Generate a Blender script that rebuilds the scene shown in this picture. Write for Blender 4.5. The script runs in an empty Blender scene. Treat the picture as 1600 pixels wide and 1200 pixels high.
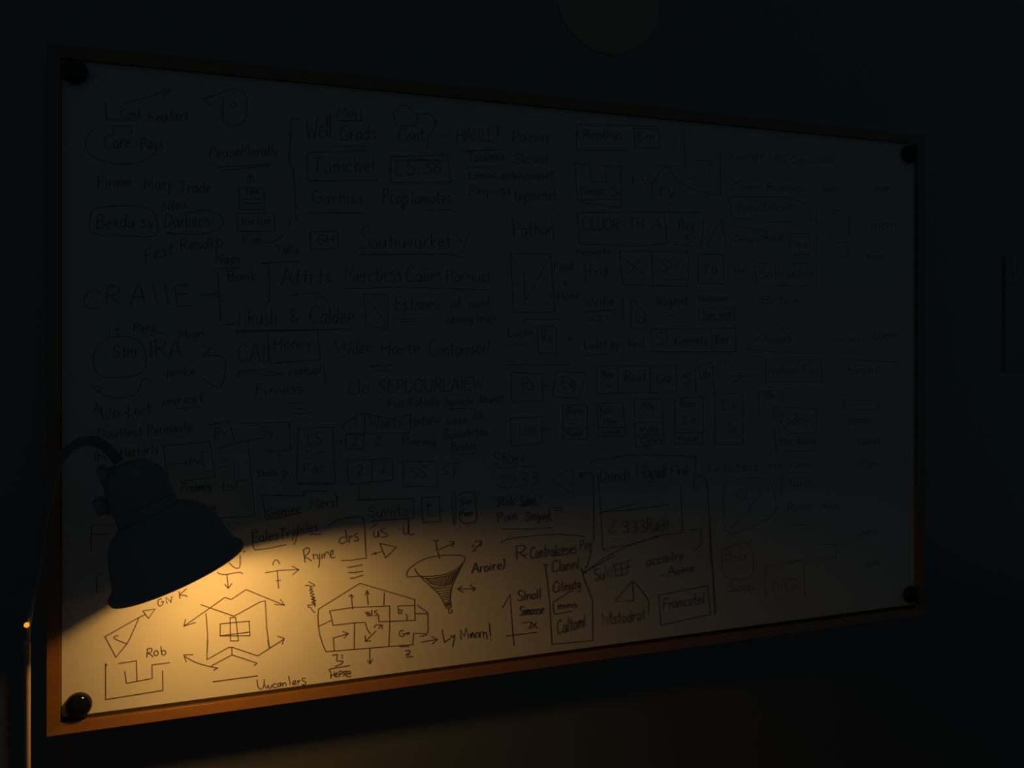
import bpy, bmesh, math, random
from mathutils import Vector, Matrix

# ------------------------------------------------------------------ camera, light, exposure
S = bpy.context.scene
COL = S.collection
ZB = 0.95                                   # height of the board's lower edge above the floor
cam_data = bpy.data.cameras.new('camera')
cam = bpy.data.objects.new('camera', cam_data)
COL.objects.link(cam)
cam.location = (0.14729, -1.35986, 1.46391)
cam.rotation_euler = (math.radians(90), 0, math.radians(-20.580))
cam_data.sensor_fit = 'HORIZONTAL'
cam_data.sensor_width = 36.0
cam_data.lens = 36.0 * 1395.0 / 1600.0
cam_data.shift_y = -66.0 / 1600.0
cam_data.clip_start = 0.02
S.camera = cam

EXPO = -3.0
GAIN = 2.0 ** (-EXPO)
S.view_settings.view_transform = 'Standard'
S.view_settings.look = 'None'
S.view_settings.exposure = EXPO
S.view_settings.gamma = 1.0
S.view_settings.use_curve_mapping = False

world = bpy.data.worlds.new('night')
S.world = world
world.use_nodes = True
wb = world.node_tree.nodes['Background']
wb.inputs[0].default_value = (0.0075, 0.0126, 0.0160, 1)
wb.inputs[1].default_value = GAIN
BULB_STRENGTH = 203.0 * GAIN

# ------------------------------------------------------------------ materials
def mat(name, color, rough=0.6, spec=0.4, metal=0.0, coat=0.0, emit=None, strength=0.0,
        noise=0.0, scale=30.0, bump=0.0, stretch=(1, 1, 1), color2=None):
    m = bpy.data.materials.new(name)
    m.use_nodes = True
    nt = m.node_tree
    b = nt.nodes['Principled BSDF']
    b.inputs['Base Color'].default_value = (*color, 1)
    b.inputs['Roughness'].default_value = rough
    b.inputs['Specular IOR Level'].default_value = spec
    b.inputs['Metallic'].default_value = metal
    b.inputs['Coat Weight'].default_value = coat
    if emit:
        b.inputs['Emission Color'].default_value = (*emit, 1)
        b.inputs['Emission Strength'].default_value = strength
    if noise or bump:
        tc = nt.nodes.new('ShaderNodeTexCoord')
        mp = nt.nodes.new('ShaderNodeMapping')
        mp.inputs['Scale'].default_value = stretch
        nz = nt.nodes.new('ShaderNodeTexNoise')
        nz.inputs['Scale'].default_value = scale
        nz.inputs['Detail'].default_value = 5
        nt.links.new(tc.outputs['Object'], mp.inputs['Vector'])
        nt.links.new(mp.outputs['Vector'], nz.inputs['Vector'])
        if noise:
            mx = nt.nodes.new('ShaderNodeMix')
            mx.data_type = 'RGBA'
            c2 = color2 or tuple(c * (1 - noise) for c in color)
            mx.inputs[6].default_value = (*color, 1)
            mx.inputs[7].default_value = (*c2, 1)
            nt.links.new(nz.outputs['Fac'], mx.inputs[0])
            nt.links.new(mx.outputs[2], b.inputs['Base Color'])
        if bump:
            bp = nt.nodes.new('ShaderNodeBump')
            bp.inputs['Strength'].default_value = bump
            bp.inputs['Distance'].default_value = 0.001
            nt.links.new(nz.outputs['Fac'], bp.inputs['Height'])
            nt.links.new(bp.outputs['Normal'], b.inputs['Normal'])
    return m

M_WALL = mat('wall_lacquer', (0.100, 0.110, 0.125), rough=0.35, spec=1.0, coat=1.0, noise=0.10, scale=6, bump=0.05)
M_WALL.node_tree.nodes['Principled BSDF'].inputs['Coat IOR'].default_value = 2.1
M_WALL.node_tree.nodes['Principled BSDF'].inputs['Coat Roughness'].default_value = 0.25
M_FLOOR = mat('floor_wood', (0.36, 0.34, 0.32), rough=0.6, noise=0.3, scale=8, stretch=(1, 12, 1))
M_PANEL = mat('white_laminate', (0.60, 0.59, 0.57), rough=0.5, spec=0.2, noise=0.04, scale=3)
M_BACK = mat('board_backing', (0.05, 0.035, 0.025), rough=0.9, spec=0.1, noise=0.2)
M_FRAME = mat('stained_wood', (0.25, 0.11, 0.018), rough=0.3, spec=0.5, coat=0.35, noise=0.3, scale=40, stretch=(1, 1, 1), bump=0.1)
M_INK = mat('marker_ink', (0.11, 0.075, 0.055), rough=0.5, spec=0.3, noise=0.1, scale=90)
for m_, ior_, r_ in ((M_FRAME, 1.85, 0.3), (M_INK, 1.9, 0.2)):
    b_ = m_.node_tree.nodes['Principled BSDF']
    b_.inputs['Coat Weight'].default_value = 1.0
    b_.inputs['Coat IOR'].default_value = ior_
    b_.inputs['Coat Roughness'].default_value = r_
M_BOLT = mat('bolt_metal', (0.006, 0.006, 0.006), rough=0.07, spec=0.4, coat=0.1, noise=0.1)
M_LAMP = mat('dark_enamel', (0.33, 0.34, 0.34), rough=0.5, spec=0.3, noise=0.08, scale=60)
M_ARM = mat('black_rubber', (0.24, 0.25, 0.25), rough=0.9, spec=0.05, noise=0.1)
M_INNER = mat('shade_lining', (0.14, 0.13, 0.12), rough=0.5, spec=0.4, noise=0.05)
M_POLE = mat('bronze_pole', (0.42, 0.33, 0.25), rough=0.5, spec=0.5, noise=0.15, scale=50)
M_BRASS = mat('polished_brass', (0.95, 0.80, 0.52), rough=0.25, metal=1.0, noise=0.05)
M_GLINT = mat('bulb_glint', (0.6, 0.3, 0.05), rough=0.3, emit=(1.0, 0.42, 0.045), strength=0.95 * GAIN, noise=0.02)  # emission stands in for the bulb's reflection on the rod
M_BULB = mat('lit_bulb', (1, 0.8, 0.5), rough=0.3, emit=(1.0, 0.505, 0.115), strength=BULB_STRENGTH, noise=0.02)
M_PLAQUE = mat('brown_plaque', (0.46, 0.42, 0.31), rough=0.8, noise=0.1)
M_WPANEL = mat('grey_panel', (0.27, 0.33, 0.36), rough=0.6, noise=0.08)

# ------------------------------------------------------------------ helpers
def obj(name, bm, m, parent=None, smooth=False):
    me = bpy.data.meshes.new(name)
    bm.to_mesh(me)
    bm.free()
    me.materials.append(m)
    if smooth:
        for p in me.polygons:
            p.use_smooth = True
    o = bpy.data.objects.new(name, me)
    COL.objects.link(o)
    if parent:
        o.parent = parent
    return o

def thing(name, label, cat, loc=(0, 0, 0)):
    o = bpy.data.objects.new(name, None)
    o.empty_display_size = 0.05
    COL.objects.link(o)
    o.location = loc
    o['label'] = label
    o['category'] = cat
    return o

def add_box(bm, a, b):
    x0, y0, z0 = a
    x1, y1, z1 = b
    v = [bm.verts.new(p) for p in ((x0, y0, z0), (x1, y0, z0), (x1, y1, z0), (x0, y1, z0),
                                   (x0, y0, z1), (x1, y0, z1), (x1, y1, z1), (x0, y1, z1))]
    for f in ((0, 3, 2, 1), (4, 5, 6, 7), (0, 1, 5, 4), (1, 2, 6, 5), (2, 3, 7, 6), (3, 0, 4, 7)):
        bm.faces.new([v[i] for i in f])

def bevel(bm, w, seg=2):
    bmesh.ops.bevel(bm, geom=list(bm.edges), offset=w, segments=seg, affect='EDGES', profile=0.6)

def add_lathe(bm, prof, frame=Matrix.Identity(4), n=64, wall=0.0, cap=True):
    """revolve (t, r) pairs about local z; wall > 0 gives the shell a thickness"""
    pts = [(t, r) for t, r in prof]
    if wall:
        inner = [(t, max(r - wall, 0.0005)) for t, r in prof][::-1]
        pts = pts + inner
    rings = []
    for t, r in pts:
        ring = []
        for i in range(n):
            a = 2 * math.pi * i / n
            ring.append(bm.verts.new(frame @ Vector((r * math.cos(a), r * math.sin(a), t))))
        rings.append(ring)
    k = len(rings)
    for j in range(k if wall else k - 1):
        A, Bq = rings[j], rings[(j + 1) % k]
        for i in range(n):
            bm.faces.new((A[i], A[(i + 1) % n], Bq[(i + 1) % n], Bq[i]))
    if cap and not wall:
        bm.faces.new(rings[0][::-1])
        bm.faces.new(rings[-1])
    bmesh.ops.recalc_face_normals(bm, faces=list(bm.faces))

def catmull(p, sub=6):
    if len(p) < 3:
        return p
    out = []
    q = [p[0]] + list(p) + [p[-1]]
    for i in range(1, len(q) - 2):
        a, b, c, d = q[i - 1], q[i], q[i + 1], q[i + 2]
        for s in range(sub):
            t = s / sub
            out.append(tuple(0.5 * ((2 * b[k]) + (-a[k] + c[k]) * t + (2 * a[k] - 5 * b[k] + 4 * c[k] - d[k]) * t * t
                                    + (-a[k] + 3 * b[k] - 3 * c[k] + d[k]) * t ** 3) for k in range(len(b))))
    out.append(tuple(p[-1]))
    return out

def add_tube(bm, pts, radii, n=16):
    pts = [Vector(p) for p in pts]
    rings = []
    up = Vector((0, 1, 0))
    for i, p in enumerate(pts):
        d = (pts[min(i + 1, len(pts) - 1)] - pts[max(i - 1, 0)]).normalized()
        s = d.cross(up)
        if s.length < 1e-4:
            s = d.cross(Vector((1, 0, 0)))
        s.normalize()
        u = s.cross(d)
        rings.append([bm.verts.new(p + radii[i] * (math.cos(2 * math.pi * k / n) * s + math.sin(2 * math.pi * k / n) * u)) for k in range(n)])
    for a, b in zip(rings, rings[1:]):
        for k in range(n):
            bm.faces.new((a[k], a[(k + 1) % n], b[(k + 1) % n], b[k]))
    bm.faces.new(rings[0][::-1])
    bm.faces.new(rings[-1])
    bmesh.ops.recalc_face_normals(bm, faces=list(bm.faces))

# ------------------------------------------------------------------ the room
def struct(name, a, b, m):
    bm = bmesh.new()
    add_box(bm, a, b)
    o = obj(name, bm, m)
    o['kind'] = 'structure'
    return o

WY = 0.043
struct('wall_back', (-3.2, WY, 0), (4.8, WY + 0.12, 2.8), M_WALL)
struct('floor', (-3.2, -4.5, -0.1), (4.8, WY + 0.12, 0), M_FLOOR)
bb = bmesh.new()
add_box(bb, (-3.2, WY - 0.012, 0), (4.8, WY - 0.0002, 0.09))
bevel(bb, 0.003)
o = obj('baseboard_back', bb, M_WPANEL)
o['kind'] = 'structure'

# ------------------------------------------------------------------ whiteboard
W_, H_ = 1.5, 0.9
board = thing('whiteboard', 'large wood-framed whiteboard covered in black marker writing and diagrams, hung on the wall', 'whiteboard', (0, 0, ZB))
bm = bmesh.new()
add_box(bm, (0, 0, 0), (W_, 0.004, H_))
obj('writing_panel', bm, M_PANEL, board)
bm = bmesh.new()
add_box(bm, (-0.004, 0.0042, -0.006), (W_ + 0.004, 0.012, H_ + 0.003))
obj('backing_board', bm, M_BACK, board)
bm = bmesh.new()
add_box(bm, (0, -0.0008, -0.0056), (W_, 0.004, -0.0002))
obj('shadow_gap_strip', bm, M_BACK, board)  # dark strip that puts the shadow gap under the panel into colour
for cx in (0.35, 1.15):
    bm = bmesh.new()
    add_box(bm, (cx - 0.09, 0.0125, H_ - 0.14), (cx + 0.09, WY, H_ - 0.10))
    bevel(bm, 0.002, 1)
    obj('wall_cleat', bm, M_BACK, board)

FW = 0.0181
IN = dict(l=-0.0008, r=W_ + 0.0008, b=-0.0054, t=H_ + 0.001)
OUT = dict(l=-FW, r=W_ + FW, b=-0.0206, t=H_ + FW)
def rail(p_in0, p_in1, p_out1, p_out0):
    """mitred bar: quad in the board plane, from front to back, the inner front edge eased"""
    yf, yo, yb = -0.0064, -0.0096, 0.022
    b_ = bmesh.new()
    f = [b_.verts.new((x, y_, z)) for (x, z), y_ in zip((p_in0, p_in1, p_out1, p_out0), (yf, yf, yo, yo))]   # face slopes towards the panel
    k = [b_.verts.new((x, yb, z)) for x, z in (p_in0, p_in1, p_out1, p_out0)]
    b_.faces.new(f)
    b_.faces.new(k[::-1])
    for i in range(4):
        b_.faces.new((f[i], k[i], k[(i + 1) % 4], f[(i + 1) % 4]))
    bmesh.ops.recalc_face_normals(b_, faces=list(b_.faces))
    bmesh.ops.bevel(b_, geom=[e for e in b_.edges if all(v.co.y < 0 for v in e.verts)
                              and (Vector(e.verts[0].co) - Vector(e.verts[1].co)).length > 0.2],
                    offset=0.0009, segments=2, affect='EDGES')
    return obj('frame_rail', b_, M_FRAME, board)
i, q = IN, OUT
rail((i['l'], i['b']), (i['r'], i['b']), (q['r'], q['b']), (q['l'], q['b']))
rail((i['l'], i['t']), (i['r'], i['t']), (q['r'], q['t']), (q['l'], q['t']))
rail((i['l'], i['b']), (i['l'], i['t']), (q['l'], q['t']), (q['l'], q['b']))
rail((i['r'], i['b']), (i['r'], i['t']), (q['r'], q['t']), (q['r'], q['b']))

FRONT = Matrix(((1, 0, 0, 0), (0, 0, -1, 0), (0, 1, 0, 0), (0, 0, 0, 1)))   # local z -> world -y
for (bx, bz) in ((0.0215, 0.0165), (0.0165, 0.883), (W_ - 0.018, 0.879), (W_ - 0.0145, 0.0215)):
    R = 0.0172
    prof = [(0.0, R * 0.80), (0.0035, R * 0.82), (0.004, R * 0.97), (0.006, R), (0.008, R * 0.985), (0.0105, R * 0.93),
            (0.0135, R * 0.80), (0.0158, R * 0.60), (0.0171, R * 0.36), (0.0176, R * 0.12)]
    bm = bmesh.new()
    add_lathe(bm, prof, FRONT, n=40)
    b_ = obj('corner_bolt', bm, M_BOLT, board, smooth=True)
    b_.location = (bx, 0, bz)

# ------------------------------------------------------------------ marker strokes
# every coordinate below is in millimetres on the board: right from its left edge, up from its lower edge
GLYPHS = {
'A': '62|0 0 28 100 34 98 62 0;12 38 52 40', 'B': '58|6 0 6 100;~6 98 40 96 50 76 34 56 8 52;~8 52 46 50 56 28 40 4 6 0',
'C': '62|~58 84 40 100 14 84 4 48 12 12 34 0 60 14', 'D': '62|6 0 6 100;~4 98 38 94 58 62 50 20 28 2 4 0', 'E': '54|52 98 6 96 8 0 54 2;8 52 44 54',
'F': '50|50 98 6 96 6 0;6 52 40 54', 'G': '64|~58 84 38 100 12 84 4 48 14 8 38 0 58 14 58 44;34 44 62 44', 'H': '62|6 100 6 0;58 100 56 0;6 50 58 52',
'I': '20|10 100 10 0', 'J': '44|~34 100 36 26 24 2 6 10', 'K': '56|6 100 8 0;52 98 8 46 54 0', 'L': '48|8 100 6 2 48 4', 'M': '78|4 0 10 98 38 36 64 100 74 0',
'N': '62|6 0 6 96 54 4 56 100', 'O': '66|~34 100 8 78 6 26 32 0 58 24 58 76 34 100', 'P': '54|6 0 8 98;~4 96 40 96 52 74 36 52 8 50',
'Q': '66|~34 100 8 78 6 26 32 0 58 24 58 76 34 100;38 24 66 -8', 'R': '60|8 0 6 98;~4 96 40 98 52 76 36 54 8 50;22 50 58 0',
'S': '52|~48 86 30 100 8 84 14 60 42 42 46 16 26 0 4 14', 'T': '56|0 98 56 100;28 98 28 0', 'U': '60|~6 100 8 24 28 0 50 20 54 100', 'V': '58|2 100 28 0 56 100',
'W': '84|2 100 22 2 42 70 62 2 82 100', 'X': '58|4 98 56 0;54 100 4 2', 'Y': '56|2 100 28 52 54 100;28 52 24 0', 'Z': '56|6 96 52 98 6 4 56 2',
'a': '46|~38 50 20 56 6 38 6 14 20 0 36 16 40 52;38 40 44 0', 'b': '44|6 100 8 0;~8 34 26 56 42 34 32 4 8 4', 'c': '40|~36 46 20 56 6 36 8 10 22 0 38 8',
'd': '46|~38 30 24 54 6 36 8 8 24 0 38 18;40 100 42 0', 'e': '42|~6 28 36 34 32 54 14 52 6 28 14 4 38 8', 'f': '32|~32 94 18 96 14 70 12 0;2 52 28 54',
'g': '44|~38 44 20 56 6 34 14 10 36 20 38 46;~38 46 38 -12 24 -34 6 -26', 'h': '44|6 100 8 0;~8 32 24 56 38 42 40 0', 'i': '16|8 54 8 0;7 76 9 80',
'j': '22|~14 54 14 -14 2 -32;13 76 15 80', 'k': '42|6 100 8 0;36 56 8 24 40 0', 'l': '16|8 100 9 0', 'm': '66|6 54 8 0;~8 34 20 56 32 40 34 0;~34 34 48 56 60 40 62 0',
'n': '44|6 54 8 0;~8 32 24 56 38 42 40 0', 'o': '44|~22 56 6 38 8 10 24 0 40 18 38 44 22 56', 'p': '44|6 54 6 -36;~6 40 26 56 42 34 30 4 8 8',
'q': '44|~38 44 20 56 6 34 14 6 36 18;38 54 40 -36', 'r': '32|6 54 8 0;~8 30 18 52 32 52', 's': '38|~34 48 18 56 8 42 30 24 32 8 16 0 4 8', 't': '34|16 92 18 6 30 0;2 56 32 58',
'u': '44|~6 54 8 10 20 0 36 14 38 54;38 54 42 0', 'v': '40|4 54 18 0 36 54', 'w': '60|4 54 16 2 30 42 42 2 56 54', 'x': '42|4 54 38 0;38 56 4 0', 'y': '42|4 54 20 8;38 54 10 -36',
'z': '42|6 52 38 54 4 2 40 0', '1': '22|4 80 14 100 14 0', '2': '50|~6 80 22 100 42 84 34 52 4 2;4 2 50 4', '3': '48|~8 94 36 96 38 68 18 54;~18 54 44 42 40 10 6 4',
'4': '50|36 0 34 100 4 36 50 38', '5': '50|48 98 12 96 10 56;~10 56 40 52 44 18 24 0 4 10', '7': '48|4 96 46 98 18 0', '8': '50|~26 52 8 76 26 100 42 76 26 52 6 24 26 0 46 24 26 52',
'6': '48|~40 96 12 60 8 20 28 0 42 22 26 46 10 34', '9': '48|~40 66 20 52 8 76 26 100 42 78 38 30 20 0', '0': '52|~26 100 6 60 10 12 30 0 46 40 42 84 26 100',
'.': '14|5 2 8 5', ',': '14|8 6 4 -14', ':': '16|7 44 9 47;7 8 9 11', '!': '16|8 100 9 28;8 4 9 7', '?': '44|~6 82 22 100 40 80 22 52 20 28;20 4 21 7', ')': '24|~6 104 20 60 8 -8',
'-': '36|4 34 34 36', '=': '46|4 46 42 48;4 24 42 26', '&': '58|~54 30 30 0 8 16 18 44 38 72 26 98 12 80 26 44 56 0', '/': '34|2 0 32 100', ' ': '34|',
}
def parse(s):
    out = []
    for st in s.split(';'):
        st = st.strip()
        if not st:
            continue
        sm = st.startswith('~')
        v = [float(t) for t in st.lstrip('~').split()]
        out.append((sm, list(zip(v[0::2], v[1::2]))))
    return out

def add_stroke(bm, pts, w, y):
    """one marker line: a flat film of ink with rounded ends, w wide"""
    P = [Vector(p) for p in pts]
    Q = [P[0]]
    for p in P[1:]:
        if (p - Q[-1]).length > 0.00012:
            Q.append(p)
    if len(Q) < 2:
        Q.append(Q[0] + Vector((0.0004, 0)))
    d0 = (Q[1] - Q[0]).normalized()
    d1 = (Q[-1] - Q[-2]).normalized()
    Q = [Q[0] - d0 * w * 0.35] + Q + [Q[-1] + d1 * w * 0.35]
    L, Rr = [], []
    for i, p in enumerate(Q):
        a = (p - Q[i - 1]).normalized() if i else (Q[1] - Q[0]).normalized()
        b = (Q[i + 1] - p).normalized() if i < len(Q) - 1 else a
        na, nb = Vector((-a.y, a.x)), Vector((-b.y, b.x))
        m = na + nb
        if m.length < 0.3:
            m = na
        m.normalize()
        k = w * 0.5 / max(m.dot(na), 0.6)
        if i in (0, len(Q) - 1):
            k *= 0.45
        L.append(bm.verts.new((p.x + m.x * k, y, p.y + m.y * k)))
        Rr.append(bm.verts.new((p.x - m.x * k, y, p.y - m.y * k)))
    for i in range(len(Q) - 1):
        bm.faces.new((Rr[i], Rr[i + 1], L[i + 1], L[i]))

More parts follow.
